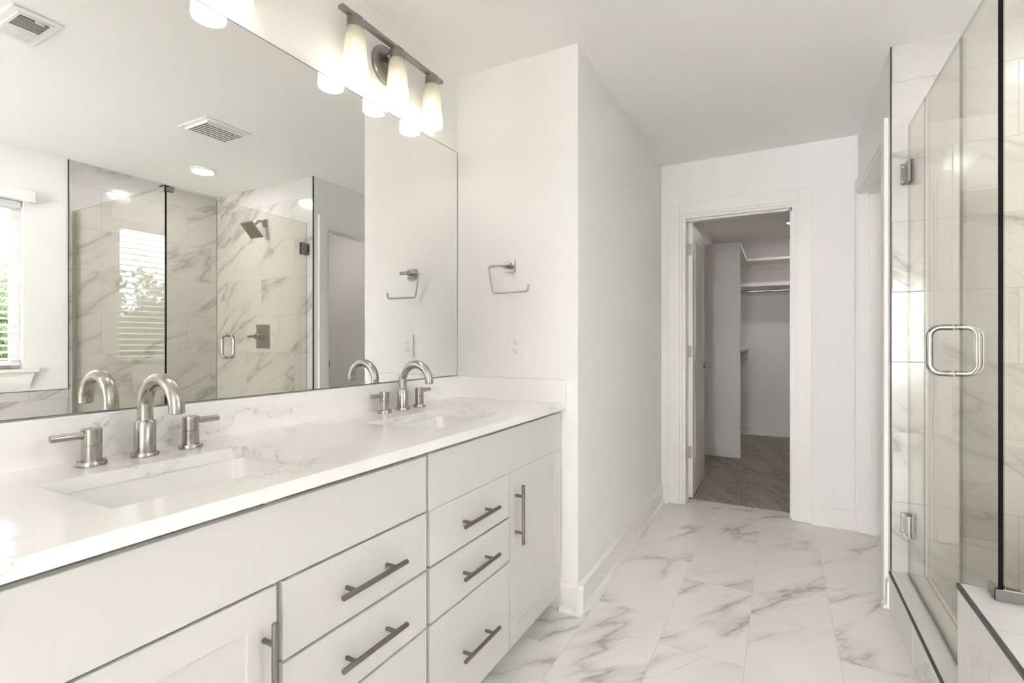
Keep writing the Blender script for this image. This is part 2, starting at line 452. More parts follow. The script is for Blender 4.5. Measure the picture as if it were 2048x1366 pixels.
# ------------------------------------------------------------------ door casings, jambs
def casing(name, axis, plane, sgn, a0, a1, ztop, w=.088, left=True, right=True, label=None, wl=None, wr=None):
    """flat casing with a stepped inner bead around an opening a0..a1"""
    b = B(); t = .017
    def bx(p, q, z0, z1, th, bev=.002):
        lo, hi = sorted((plane, plane + sgn * th))
        if axis == 'y': b.box(p, q, lo, hi, z0, z1, bev)
        else: b.box(lo, hi, p, q, z0, z1, bev)
    wl = wl or w; wr = wr or w
    if left:
        bx(a0 - wl, a0 - .012, .003, ztop + w, t); bx(a0 - .020, a0 + .004, .003, ztop + .02, t * .6)
    if right:
        bx(a1 + .012, a1 + wr, .003, ztop + w, t); bx(a1 - .004, a1 + .020, .003, ztop + .02, t * .6)
    bx(a0 - .012, a1 + .012, ztop + .012, ztop + w, t - .0006); bx(a0 - .004, a1 + .004, ztop - .004, ztop + .022, t * .55)
    return struct(name, b, M['trim'], label)
c1 = casing('trim_3', 'y', YB, -1, .760, 1.470, 2.062, label='white casing round the closet doorway')
c2 = casing('trim_4', 'x', XR, -1, .802, 1.666, 2.066, label='white casing round the side doorway next to the shower', wr=.046)
# jamb linings
jb = B()
jb.box(OX0, OX0 + .016, YB - .004, YBO + .004, .003, OZ - .016); jb.box(OX1 - .016, OX1, YB - .004, YBO + .004, .003, OZ - .016)
jb.box(OX0, OX1, YB - .004, YBO + .004, OZ - .016, OZ)
jb.box(OX1 - .028, OX1 - .016, YB + .03, YB + .07, .003, OZ - .016).box(OX0 + .016, OX1 - .016, YB + .03, YB + .07, OZ - .028, OZ - .016)
struct('trim_5', jb, M['trim'], 'white jamb lining of the closet doorway')
jb = B()
jb.box(XR - .004, 1.924, DY0, DY0 + .016, .003, DZ - .016); jb.box(XR - .004, 1.924, DY1 - .016, DY1, .003, DZ - .016)
jb.box(XR - .004, 1.924, DY0, DY1, DZ - .016, DZ)
jb.box(XR + .05, XR + .09, DY1 - .028, DY1 - .016, .003, DZ - .016).box(XR + .05, XR + .09, DY0 + .016, DY1 - .016, DZ - .028, DZ - .016)
j2 = struct('trim_6', jb, M['trim'], 'white jamb lining of the side doorway')
obj('strike_plate', B().box(XR - .010, XR + .03, DY0 + .015, DY0 + .018, .957, 1.012, .0008), M['nickel'], j2)

# ------------------------------------------------------------------ baseboards
def base_run(name, segs, label=None):
    """segs: list of (axis, plane, outward sign, a0, a1); a board with a bevelled top and a quarter round at the floor"""
    b = B()
    for ax, p, s, a0, a1 in segs:
        prof = [(0, 0), (.013, 0), (.013, .108), (.006, .122), (0, .122)]
        qr = [(.012, 0)] + [(.013 + .016 * math.cos(t), .018 * math.sin(t)) for t in [0, .4, .8, 1.2, PI / 2]] + [(.012, .018)]
        for pr in (prof, qr):
            if ax == 'x': b.poly([(p + s * d, a0, z) for d, z in pr], (0, a1 - a0, 0))
            else: b.poly([(a0, p + s * d, z) for d, z in pr], (a1 - a0, 0, 0))
    return struct(name, b, M['trim'], label)
base_run('baseboard_hall', [('x', XH, 1, -.029, YB)])
base_run('baseboard_end', [('y', 0, -1, .54, XH + .029)])
base_run('baseboard_back', [('y', YB, -1, XH, .672), ('y', YB, -1, 1.559, XR)])
base_run('baseboard_closet', [('y', YCB, -1, .645, XCR), ('x', .645, 1, 2.0, YCB)])
base_run('baseboard_rear', [('y', YN, 1, 0, .80), ('x', XR, -1, YS + .0, .714)])

# ------------------------------------------------------------------ closet door
door = struct('door_1', B().box(.781, .815, YBO + .002, YBO + .672, .022, 2.036, .0015), M['trim'], 'white panel door standing open into the closet')
ROOT[door] = Vector(door.location)
for z0, z1 in ((.25, .82), (1.02, 1.92)):
    fr = B()
    for y0, y1, a, c in ((1.945, 2.405, z0, z0 + .014), (1.945, 2.405, z1 - .014, z1), (1.945, 1.959, z0, z1), (2.391, 2.405, z0, z1)):
        fr.box(.8135, .818, y0, y1, a, c, .002)
    fr.box(.8135, .8165, 1.985, 2.365, z0 + .04, z1 - .04, .0012)
    obj('panel_moulding', fr, M['trim'], door)
for zc in (1.842, 1.092, .352):
    hb = B().box(.783, .809, YBO - .0015, YBO + .003, zc - .044, zc + .044, .003)
    hb.lathe([(.0055, -.046), (.0055, .046)], (.778, YBO - .004, zc), 12)
    h = obj('hinge', hb, M['hinge'], door, 40)
    s = B()
    for k, dz in enumerate((-.03, 0, .03)): s.lathe([(.0035, -.0022), (.003, -.003)], (.792 + .008 * (k % 2), YBO + .0005, zc + dz), 10, 'y')
    obj('screw', s, M['nickel'], h)
kb = B().lathe([(.026, 0), (.026, .006), (.020, .009)], (.815, 2.455, .966), 24, 'x').lathe([(.010, .008), (.010, .045), (.012, .046), (.012, .058), (.010, .060)], (.815, 2.455, .966), 20, 'x')
kb.box(.862, .874, 2.36, 2.462, .958, .974, .004)
obj('door_handle', kb, M['nickel'], door, 40)
kb = B().lathe([(.026, 0), (.026, -.006), (.020, -.009)], (.781, 2.455, .966), 24, 'x').lathe([(.010, -.008), (.010, -.058)], (.781, 2.455, .966), 20, 'x')
kb.box(.722, .734, 2.36, 2.462, .958, .974, .004)
obj('door_handle', kb, M['nickel'], door, 40)

# ------------------------------------------------------------------ closet fittings
t = thing('closet_shelving', 'white floor-to-head closet side panel with shelves along the left closet wall', 'shelving', (.84, 3.46, 0))
obj('side_panel', B().box(.646, 1.030, 3.45, 3.469, .007, 2.160, .001), M['melamine'], t)
obj('shelf', B().box(.646, 1.030, 3.469, YCB - .002, 2.128, 2.158, .001), M['melamine'], t)
obj('shelf', B().box(.646, 1.030, 3.469, YCB - .002, 1.062, 1.088, .001), M['melamine'], t)
obj('hanging_rod', B().tube([(.93, 3.47, 2.02), (.93, YCB - .004, 2.02)], .014), M['chrome'], t, 40)
obj('hanging_rod', B().tube([(.93, 3.47, .99), (.93, YCB - .004, .99)], .014), M['chrome'], t, 40)
obj('shelf_bracket', B().box(.66, 1.02, YCB - .022, YCB - .002, .955, 1.061, .001).box(.90, .96, YCB - .034, YCB - .022, .95, 1.03, .003), M['melamine'], t)
t = thing('closet_shelf_unit', 'two white closet shelves with a metal rod across the rear closet wall', 'shelving', (1.6, 4.78, 1.7))
obj('shelf', B().box(1.031, XCR - .002, 4.60, YCB - .002, 2.128, 2.158, .001), M['melamine'], t)
obj('shelf', B().box(.80, XCR - .002, 4.60, YCB - .002, 1.824, 1.862, .001), M['melamine'], t)
obj('hanging_rod', B().tube([(.81, 4.66, 1.772), (XCR - .004, 4.66, 1.772)], .015), M['chrome'], t, 40)
obj('shelf_cleat', B().box(1.031, XCR - .002, YCB - .020, YCB - .002, 2.045, 2.127, .001), M['melamine'], t)
obj('shelf_cleat', B().box(.80, XCR - .002, YCB - .020, YCB - .002, 1.742, 1.823, .001), M['melamine'], t)

# ------------------------------------------------------------------ recessed lights
def can(label, x, y, watts, r=.088, col=SOFT):
    t = thing('recessed_light', label, 'ceiling light', (x, y, H - .012), 'recessed ceiling lights')
    obj('trim_ring', B().lathe([(r - .018, .001), (r - .014, -.002), (r, .006), (r, .012), (r - .018, .012)], (x, y, H - .012), 40, closed=True), M['plastic'], t, 50)
    obj('lens', B().lathe([(r - .018, 0.003), (r - .018, .011)], (x, y, H - .012), 40), M['lens'], t)
    lamp('lamp', 'AREA', (x, y, H - .018), watts, col, 2 * (r - .02), parent=t)
    return t
can('round lit ceiling light above the glass shower', 2.42, .19, W_SHOWER)
can('small round lit ceiling light in the closet, half hidden by the doorway', 1.510, 4.08, W_CLOSET, col=WARM)
can('round ceiling light above the tub deck by the window', 2.48, -1.26, W_TUB)
can('added round ceiling light brightening the little room behind the side doorway', 2.55, 1.25, W_TOILET_FILL, col=WARM)  # unseen lamp added to lift the side room in the mirror

# ------------------------------------------------------------------ ceiling vents
t = thing('exhaust_fan', 'square white ceiling exhaust fan with fine parallel slots', 'fan', (1.635, -.20, H - .02))
obj('cover', B().poly([(1.497, -.335, H - .006), (1.773, -.335, H - .006), (1.773, -.058, H - .006), (1.497, -.058, H - .006)], (0, 0, .0055))
    .poly([(1.525, -.31, H - .018), (1.745, -.31, H - .018), (1.745, -.083, H - .018), (1.525, -.083, H - .018)], (0, 0, .0125)), M['plastic'], t)
g = B()
for k in range(13):
    y = -.300 + k * .0172
    g.box(1.545, 1.725, y, y + .0062, H - .0186, H - .0176)
obj('slots', g, M['plastic_dark'], t)
t = thing('air_register', 'white rectangular ceiling air register with angled louvres, one bank coloured as shaded', 'vent', (1.335, -1.165, H - .012))
obj('frame', B().box(1.183, 1.49, -1.245, -1.088, H - .007, H - .0005, .002).box(1.215, 1.46, -1.222, -1.110, H - .012, H - .007, .002), M['plastic'], t)
obj('opening', B().box(1.226, 1.332, -1.211, -1.120, H - .0128, H - .0118), M['plastic_dark'], t)
lv = B()
for k in range(9):
    x = 1.231 + k * .0118
    lv.box(x, x + .0055, -1.211, -1.120, H - .0150, H - .0128, .0006)
obj('louvres', lv, metal('louvre_shade_grey', (.55, .53, .49), .5), t)  # blades greyed to paint in the shade of this bank's tilt
lv = B()
for k in range(8):
    x = 1.348 + k * .0125
    lv.box(x, x + .009, -1.211, -1.120, H - .0155, H - .0118, .001)
obj('louvres', lv, M['plastic'], t)
obj('damper_lever', B().box(1.221, 1.232, -1.165, -1.137, H - .020, H - .012, .002), M['plastic'], t)

# ------------------------------------------------------------------ vanity cabinets
FX0, FX1 = .523, .543          # back and front of the drawer faces
def bar_pull(axis, ca, cb, length, cc):
    """bar pull on the cabinet face; ca = centre y, cb = centre z"""
    b = B(); x = .5745; r = .0062
    e = length / 2; p = cc / 2
    if axis == 'y':
        b.tube([(x, ca - e, cb), (x, ca - e + .001, cb), (x, ca + e - .001, cb), (x, ca + e, cb)], [r * .85, r, r, r * .85], 14)
        for s in (-p, p): b.tube([(FX1 - .001, ca + s, cb), (x, ca + s, cb)], .0050, 12)
    else:
        b.tube([(x, ca, cb - e), (x, ca, cb - e + .001), (x, ca, cb + e - .001), (x, ca, cb + e)], [r * .85, r, r, r * .85], 14)
        for s in (-p, p): b.tube([(FX1 - .001, ca, cb + s), (x, ca, cb + s)], .0050, 12)
    return b
def shaker(y0, y1, z0, z1, w=.060):
    b = B()
    b.box(FX0 + .001, FX1, y0, y0 + w, z0, z1, .0012); b.box(FX0 + .001, FX1, y1 - w, y1, z0, z1, .0012)
    b.box(FX0 + .001, FX1 - .0001, y0 + w - .001, y1 - w + .001, z0, z0 + w, .0012); b.box(FX0 + .001, FX1 - .0001, y0 + w - .001, y1 - w + .001, z1 - w, z1, .0012)
    b.box(FX0 + .001, FX1 - .007, y0 + w - .004, y1 - w + .004, z0 + w - .004, z1 - w + .004)
    return b
def cabinet(label, y0, y1, drawers, doors, ztop=.858, zbot=.705):
    t = thing('vanity_cabinet', label, 'cabinet', (.26, (y0 + y1) / 2, 0), 'white vanity cabinets')
    body = B().box(.004, FX0 - .0005, y0, y0 + .018, .088, .868).box(.004, FX0 - .0005, y1 - .018, y1, .088, .868).box(.004, FX0 - .0005, y0 + .018, y1 - .018, .088, .106)
    body.box(.004, .012, y0 + .018, y1 - .018, .106, .868)
    body.box(FX0 - .019, FX0, y0, y0 + .035, .088, .868).box(FX0 - .019, FX0, y1 - .035, y1, .088, .868)
    ym = (drawers[0] + doors[1]) / 2 if drawers[0] > doors[0] else (drawers[1] + doors[0]) / 2
    body.box(FX0 - .019, FX0, ym - .02, ym + .02, .088, .868)
    body.box(FX0 - .0188, FX0 - .0002, y0 + .03, y1 - .03, .088, .110)
    body.box(FX0 - .030, FX0 - .012, y0 + .03, y1 - .03, .835, .868)
    obj('body', body, M['cabinet'], t)
    obj('toe_kick', B().box(.02, .455, y0, y1, 0.0, .088), M['cabinet'], t)
    obj('false_front', B().box(FX0 + .001, FX1, y0 + .004, y1 - .004, zbot, ztop, .0014), M['cabinet'], t)
    a, c = drawers
    for z0, z1, pz in ((.5475, .699, .6205), (.3915, .541, .4665), (.078, .385, .2275)):
        d = obj('drawer', B().box(FX0 + .001, FX1, a, c, z0, z1, .0014), M['cabinet'], t)
        obj('handle', bar_pull('y', (a + c) / 2 + .002, pz, .206, .128), M['pull'], d, 40, label='dark brushed bar pull')
    a, c, side = doors
    d = obj('door', shaker(a, c, .078, .699), M['cabinet'], t)
    hy = a + .043 if side == 'l' else c - .027
    obj('handle', bar_pull('z', hy, .543, .211, .131), M['pull'], d, 40, label='dark brushed bar pull')
    return t
YL = -1.842
cabinet('white vanity cabinet with its shaker door nearest the towel holder wall', -.942, -.008, (-.9325, -.4785), (-.4745, -.012, 'l'), .8545, .7000)
cabinet('white vanity cabinet under the left sink, its shaker door at the far left', YL, -.944, (-1.3905, -.9475), (YL + .004, -1.4045, 'r'), .8530, .7045)
obj_f = None

# ------------------------------------------------------------------ countertop with cut-outs
ZC, ZB, XC = .8958, .8690, .564
S1 = (.178, .455, -1.633, -1.235)
S2 = (.192, .462, -.815, -.417)
def plate_with_holes(b, x0, x1, y0, y1, z0, z1, holes):
    xs = sorted({x0, x1} | {h[0] for h in holes} | {h[1] for h in holes})
    ys = sorted({y0, y1} | {h[2] for h in holes} | {h[3] for h in holes})
    inside = lambda x, y: any(h[0] < x < h[1] and h[2] < y < h[3] for h in holes)
    solid = {}
    for i in range(len(xs) - 1):
        for j in range(len(ys) - 1):
            solid[i, j] = not inside((xs[i] + xs[i + 1]) / 2, (ys[j] + ys[j + 1]) / 2)
    V = {}
    def vert(i, j, z):
        if (i, j, z) not in V: V[i, j, z] = b.bm.verts.new((xs[i], ys[j], z))
        return V[i, j, z]
    for (i, j), s in solid.items():
        if not s: continue
        for z in (z0, z1): b.bm.faces.new([vert(a, c, z) for a, c in ((i, j), (i + 1, j), (i + 1, j + 1), (i, j + 1))])
        for (di, dj, e) in ((-1, 0, ((i, j), (i, j + 1))), (1, 0, ((i + 1, j), (i + 1, j + 1))), (0, -1, ((i, j), (i + 1, j))), (0, 1, ((i, j + 1), (i + 1, j + 1)))):
            if not solid.get((i + di, j + dj), False):
                p, r_ = e
                b.bm.faces.new([vert(*p, z0), vert(*r_, z0), vert(*r_, z1), vert(*p, z1)])
    return b
t = thing('countertop', 'long white quartz countertop with fine veins on the vanity cabinets', 'countertop', (.28, -.92, ZB))
top = plate_with_holes(B(), .001, XC, YL - .02, -.001, ZB, ZC, [S1, S2])
es = [e for e in top.bm.edges if len(e.link_faces) == 2 and e.calc_face_angle(0) > 1.0 and all(abs(v.co.z - ZC) < 1e-5 for v in e.verts)]
bmesh.ops.bevel(top.bm, geom=es, offset=.002, segments=2, affect='EDGES', profile=.5)
obj('top', top, M['quartz'], t)
obj('backsplash', B().box(.001, .020, YL - .02, -.001, ZC, .9975, .0015), M['quartz'], t)
obj('side_splash', B().box(.0205, .566, -.020, -.001, ZC, .9975, .0015), M['quartz'], t)

def sink(label, S):
    x0, x1, y0, y1 = S; x0 -= .006; x1 += .006; y0 -= .006; y1 += .006
    t = thing('sink', label, 'sink', ((x0 + x1) / 2, (y0 + y1) / 2, ZB - .15), 'undermount basins')
    b = B()
    rings = []
    for (ins, z) in ((-.02, ZB - .0005), (0, ZB - .0005), (.004, ZB - .02), (.016, ZB - .10), (.035, ZB - .128), (.07, ZB - .135)):
        ring = []
        rr = max(.012, .03 - ins * .1) if ins > -.01 else .02
        for cx_, cy_, a0 in ((x1 - ins - rr, y1 - ins - rr, 0), (x0 + ins + rr, y1 - ins - rr, PI / 2), (x0 + ins + rr, y0 + ins + rr, PI), (x1 - ins - rr, y0 + ins + rr, 1.5 * PI)):
            for k in range(6):
                a = a0 + k * PI / 10
                ring.append(b.bm.verts.new((cx_ + rr * math.cos(a), cy_ + rr * math.sin(a), z)))
        rings.append(ring)
    for a, c in zip(rings, rings[1:]):
        for i in range(len(a)):
            j = (i + 1) % len(a); b.bm.faces.new((a[i], a[j], c[j], c[i]))
    b.bm.faces.new(rings[-1])
    o = obj('basin', b, M['porcelain'], t, 50)
    sm = o.modifiers.new('thickness', 'SOLIDIFY'); sm.thickness = .008; sm.offset = -1.0
    dx, dy = (x0 + x1) / 2, (y0 + y1) / 2
    obj('drain', B().lathe([(0, .004), (.014, .004), (.016, .001), (.023, .003), (.024, 0)], (dx, dy, ZB - .135), 24), M['nickel'], t, 40)
    return t
sink('white rectangular undermount basin at the left of the countertop, in front of the nearer faucet', S1)
sink('white rectangular undermount basin by the towel holder wall', S2)

# ------------------------------------------------------------------ faucets
def faucet(label, x, y):
    t = thing('faucet', label, 'faucet', (x, y, ZC), 'brushed nickel three-piece faucets')
    b = B().lathe([(.0265, 0), (.0275, .001), (.0275, .0075), (.0265, .009), (.0215, .009), (.0215, .0785), (.0205, .0800), (.0165, .0835), (.0155, .0835)], (x, y, ZC), 40)
    obj('spout_base', b, M['nickel'], t, 35)
    R = .0645
    pts = [(x, y, ZC + .078), (x, y, ZC + .100)] + arc((x + R, y, ZC + .1135), R, PI, -.10, 28)
    sp = obj('spout', B().tube(pts, .0158, 24), M['nickel'], t, 35)
    end = Vector(pts[-1]); dr = (Vector(pts[-1]) - Vector(pts[-2])).normalized()
    obj('aerator', B().tube([end - dr * .002, end + dr * .0015], .0115, 20), M['plastic_dark'], sp, 35)
    for s in (-1, 1):
        hy = y + s * .1025
        hb = B().lathe([(.0255, 0), (.0265, .001), (.0265, .0085), (.0255, .010), (.0182, .010), (.0182, .0425), (.0172, .0432), (.0172, .0446), (.0182, .0453), (.0182, .0775), (.0172, .0785)], (x, hy, ZC), 36)
        h = obj('handle', hb, M['nickel'], t, 35)
        obj('lever', B().tube([(x, hy + s * .010, ZC + .066), (x, hy + s * .017, ZC + .066), (x, hy + s * .020, ZC + .066), (x, hy + s * .069, ZC + .066), (x, hy + s * .070, ZC + .066)], [.0095, .0095, .0078, .0078, .0066], 18), M['nickel'], h, 35)
    return t
f1 = faucet('brushed nickel arched faucet with two lever handles at the left basin', .083, -1.405)
dup(f1, (.078, -.4965, ZC), 'brushed nickel arched faucet with two lever handles nearest the towel holder wall')

# ------------------------------------------------------------------ mirror
t = thing('mirror', 'large frameless wall mirror above the countertop', 'mirror', (.003, -.93, 1.0))
mb = B().box(.001, .006, YL, -.012, 1.000, 2.074)
for f in mb.bm.faces:
    f.material_index = 0 if f.normal.x > .5 else 1
mb.bm.normal_update()
for f in mb.bm.faces: f.material_index = 0 if f.normal.x > .5 else 1
obj('mirror_glass', mb, [M['mirror'], M['mirror_edge']], t)
ed = B()
ed.box(.0055, .0066, YL, -.012, 1.0000, 1.0018).box(.0055, .0066, YL, -.012, 2.0722, 2.0740).box(.0055, .0066, -.0138, -.012, 1.0018, 2.0722).box(.0055, .0066, YL, YL + .0018, 1.0018, 2.0722)
obj('ground_edge', ed, M['mirror_edge'], t, label='dark ground edge of the mirror')
def clip(y, z, s): return B().box(.001, .010, y - .006, y + .006, z - .006, z + .006, .002).box(.006, .010, y - .006, y + .006, z - s * .010 - .004, z - s * .010 + .004, .0015)
for y, z, s in ((-.516, 2.077, 1), (-1.42, 2.077, 1)): obj('clip', clip(y, z, s), M['plastic'], t, label='clear mirror clip')

# ------------------------------------------------------------------ vanity lights
def vanity_light(label, yc):
    X = .066
    t = thing('vanity_light', label, 'wall light', (0.0, yc, 2.25), 'three-shade vanity lights')
    obj('backplate', B().lathe([(.074, 0), (.074, .008), (.071, .014), (.064, .017), (.052, .019)], (.0005, yc, 2.252), 48, 'x'), M['nickel_light'], t, 35)
    obj('arm', B().tube([(.018, yc, 2.285), (.040, yc, 2.297), (X - .008, yc, 2.301)], .008, 14), M['nickel_light'], t, 35)
    obj('screw', B().lathe([(.006, .0), (.006, .004), (.003, .006)], (.0185, yc - .022, 2.245), 14, 'x'), M['nickel_light'], t, 35)
    obj('bar', B().box(X - .012, X + .012, yc - .288, yc + .288, 2.294, 2.307, .0012), M['nickel_light'], t)
    for k in (-1, 0, 1):
        y = yc + k * .2205
        obj('socket_cup', B().lathe([(.012, .054), (.012, .040), (.0285, .040), (.0295, .038), (.0295, .002), (.0275, 0)], (X, y, 2.2555), 32), M['nickel_light'], t, 35)
        pr = [(.0300, .178), (.0345, .150), (.0385, .110), (.0420, .065), (.0448, .020), (.0452, .006), (.0440, .0),
              (.0420, .0), (.0425, .008), (.0420, .020), (.0393, .065), (.0358, .110), (.0318, .150), (.0275, .178)]
        sh = obj('shade', B().lathe(pr, (X, y, 2.0795), 40, closed=True), M['shade'], t, 60, label='frosted glass shade')
        bz = 2.142
        bu = B().lathe([(0, -.034), (.012, -.0315), (.022, -.023), (.0285, -.010), (.0295, .001), (.0265, .014), (.019, .030), (.0135, .044), (.0125, .070), (0, .070)], (X, y, bz), 24)
        obj('bulb', bu, M['bulb'], t, 60)
        lamp('lamp', 'POINT', (X, y, bz - .040), W_VANITY, WARM, .012, parent=t)
    return t
v1 = vanity_light('three-shade brushed nickel vanity light above the right half of the mirror', -.513)
dup(v1, (0.0, -1.396, 2.25), 'vanity light at the top left edge, only one glowing shade in view')

# ------------------------------------------------------------------ towel holder and outlet
t = thing('towel_ring', 'open brushed nickel towel ring on a square wall plate above the outlet', 'towel ring', (.29, 0, 1.505))
obj('wall_plate', B().box(.2635, .3165, -.009, -.0005, 1.4795, 1.5325, .0015), M['nickel_light'], t)
obj('post', B().tube([(.2905, -.008, 1.507), (.2905, -.058, 1.507)], .0085, 18), M['nickel_light'], t, 35)
ring = rounded([(.318, -.055, 1.5065), (.2050, -.055, 1.5060), (.2300, -.055, 1.3815), (.4060, -.055, 1.3835), (.4095, -.055, 1.412)], .0125)
rg = obj('ring', B().tube(ring, .0044, 14), M['nickel_light'], t, 35)
obj('collar', B().tube([(.270, -.055, 1.5065), (.322, -.055, 1.5065)], .0085, 18), M['nickel_light'], rg, 35)

t = thing('wall_outlet', 'white double wall outlet below the towel ring', 'outlet', (.321, 0, 1.139))
obj('cover_plate', B().box(.2835, .3595, -.0055, -.0003, 1.0795, 1.1995, .0022), M['plastic'], t)
for zc in (1.1588, 1.1185):
    pts = [(.321 + .0168 * math.cos(a) if abs(math.cos(a)) < 2 else 0, -.0072, zc + max(-.0128, min(.0128, .0168 * math.sin(a)))) for a in [2 * PI * k / 28 for k in range(28)]]
    r = obj('receptacle', B().poly(pts, (0, .003, 0)), M['porcelain'], t)
    s = B().box(.3135, .3152, -.0076, -.0070, zc - .001, zc + .0075).box(.3262, .3278, -.0076, -.0070, zc + .0002, zc + .0072)
    s.lathe([(.0024, -.0076), (.0024, -.0070)], (.3208, 0, zc - .0068), 12, 'y')
    obj('slots', s, M['plastic_dark'], r)
obj('cover_screw', B().lathe([(.0028, -.0066), (.0022, -.0050)], (.321, 0, 1.1387), 12, 'y'), M['plastic'], t)

# ------------------------------------------------------------------ shower curb, tub deck
XG, YD, YR = 1.868, -.045, -.352          # glass plane, door edge, return panel plane
ZK, ZD, YE = .165, .5165, -.291           # curb top, deck top, deck end
t = thing('shower_curb', 'low marble tiled shower curb with black edge strip under the glass door', 'curb', (1.87, .19, 0))
obj('tiled_curb', B().box(1.800, 1.945, YE + .001, YS - .001, .001, ZK - .001), M['tile_deck'], t)
obj('edge_strip', B().box(1.7975, 1.8055, YE + .001, YS - .001, ZK - .009, ZK + .0005, .0008), M['black'], t)
obj('edge_strip', B().box(1.9445, 1.9465, YE + .001, YS - .001, ZK - .004, ZK + .0005), M['nickel_light'], t)
t = thing('shower_floor', 'sloped tiled shower floor behind the curb', 'shower floor', (2.45, .19, 0))
obj('pan', B().box(1.946, XW - .009, YE + .001, YS - .001, .001, .045), M['tile_top'], t)
obj('floor_drain', B().lathe([(.05, .0455), (.05, .048), (.046, .049)], (2.45, .19, 0), 28), M['nickel'], t, 35)
t = thing('tub_deck', 'marble tiled tub deck with white top and black edge strip at the bottom right corner', 'tub surround', (2.4, -1.2, 0))
YT = -2.28
obj('tiled_front', B().box(1.800, 1.93, YT, YE, .001, ZD - .013).box(1.93, XW - .009, YE - .13, YE, .001, ZD - .013).box(1.93, XW - .009, YT, YT + .12, .001, ZD - .013).box(2.92, XW - .009, YT + .12, YE - .13, .001, ZD - .013), M['tile_deck'], t)
obj('deck_top', plate_with_holes(B(), 1.8005, XW - .0085, YT, YE + .0005, ZD - .0125, ZD, [(1.99, 2.90, -2.10, -.48)]), M['tile_top'], t)
obj('edge_strip', B().box(1.797, 1.8055, YT, YE + .001, ZD - .011, ZD + .0006, .0008), M['black'], t)
t = thing('bathtub', 'white drop-in bathtub set in the tiled deck under the window', 'bathtub', (2.445, -1.29, .05))
b = B(); rings = []
for ins, z in ((-.03, ZD + .0008), (-.03, ZD + .018), (.02, ZD + .020), (.035, ZD + .008), (.06, .30), (.10, .12), (.18, .09)):
    ring = []
    x0, x1, y0, y1 = 1.99 + ins, 2.90 - ins, -2.10 + ins, -.48 - ins; rr = .12
    for cx_, cy_, a0 in ((x1 - rr, y1 - rr, 0), (x0 + rr, y1 - rr, PI / 2), (x0 + rr, y0 + rr, PI), (x1 - rr, y0 + rr, 1.5 * PI)):
        for k in range(8):
            a = a0 + k * PI / 14; ring.append(b.bm.verts.new((cx_ + rr * math.cos(a), cy_ + rr * math.sin(a), z)))
    rings.append(ring)
for a, c in zip(rings, rings[1:]):
    for i in range(len(a)): b.bm.faces.new((a[i], a[(i + 1) % len(a)], c[(i + 1) % len(a)], c[i]))
b.bm.faces.new(rings[-1])
obj('tub', b, M['porcelain'], t, 50)

# ------------------------------------------------------------------ shower glass
ZG = 2.084
def glass_panel(b):
    b.bm.normal_update()
    big = max(f.calc_area() for f in b.bm.faces)
    for f in b.bm.faces: f.material_index = 0 if f.calc_area() > big * .2 else 1
    return b
GL = [M['glass'], M['glass_edge']]
G2 = .004
t = thing('shower_door', 'frameless glass shower door with a square D handle and two hinges', 'shower door', (XG, .31, ZK + .01))
obj('glass', glass_panel(B().box(XG - G2, XG + G2, YD + .002, YS - .008, ZK + .014, ZG)), GL, t)
obj('bottom_seal', B().box(XG - .004, XG + .004, YD + .004, YS - .008, ZK + .0015, ZK + .0145), M['nickel_light'], t)
hy, hz0, hz1, hx = .030, 1.0595, 1.2065, .061
hd = obj('handle', B().tube(rounded([(XG - G2, hy, hz0), (XG - hx, hy, hz0), (XG - hx, hy, hz1), (XG - G2, hy, hz1)], .030, 10), .0092, 20), M['chrome'], t, 40)
obj('handle', B().tube(rounded([(XG + G2, hy, hz0), (XG + hx, hy, hz0), (XG + hx, hy, hz1), (XG + G2, hy, hz1)], .030, 10), .0092, 20), M['chrome'], t, 40)
w = B()
for z in (hz0, hz1):
    for s in (-1, 1): w.tube([(XG + s * G2, hy, z), (XG + s * (G2 + .003), hy, z)], .0105, 20)
obj('washer', w, M['bronze'], hd, 40)
for zc in (1.880, .384):
    hb = B().box(XG - .029, XG + .027, YS - .0052, YS - .0003, zc - .045, zc + .045, .002)
    hg = obj('hinge', hb, M['hinge_metal'], t)
    k = B()
    for s in (-1, 1):
        x0, x1 = sorted((XG + s * (G2 + .0004), XG + s * .0135))
        k.poly([(x0, YS - .006, zc - .034), (x0, YS - .022, zc - .045), (x0, YS - .062, zc - .045), (x0, YS - .062, zc + .045), (x0, YS - .022, zc + .045), (x0, YS - .006, zc + .034)], (x1 - x0, 0, 0))
    obj('clamp', k, M['hinge_metal'], hg)
    obj('gasket', B().box(XG - .0051, XG + .0051, YS - .0635, YS - .0615, zc - .045, zc + .045), M['black_seal'], hg)
    s_ = B()
    for dx in (-.022, .020):
        for dz in (-.032, .032): s_.lathe([(.0052, -.0060), (.0052, -.0050), (.0020, -.0062)][::-1], (XG + dx, YS, zc + dz), 14, 'y')
    obj('screw', s_, M['bronze'], hg)
t = thing('shower_screen', 'narrow fixed glass panel between the shower door and the corner', 'shower screen', (XG, -.2, ZK))
b = B(); x0, x1 = XG - G2, XG + G2
b.poly([(x0, YD, ZK + .002), (x0, YD, ZG), (x0, YR - G2, ZG), (x0, YR - G2, ZD + .003), (x0, YE + .004, ZD + .003), (x0, YE + .004, ZK + .002)], (2 * G2, 0, 0))
obj('glass', glass_panel(b), GL, t)
obj('corner_seal', B().box(XG - .0042, XG + .0042, YR - G2 - .0006, YR + G2 - .0020, ZD + .018, ZG - .004), M['black_seal'], t, label='black corner joint')
t = thing('return_panel', 'fixed glass panel standing across the tub deck between shower and tub', 'shower screen', (2.45, YR, ZD))
obj('glass', glass_panel(B().box(XG + G2 + .003, XW - .012, YR - G2, YR + G2, ZD + .003, ZG)), GL, t)
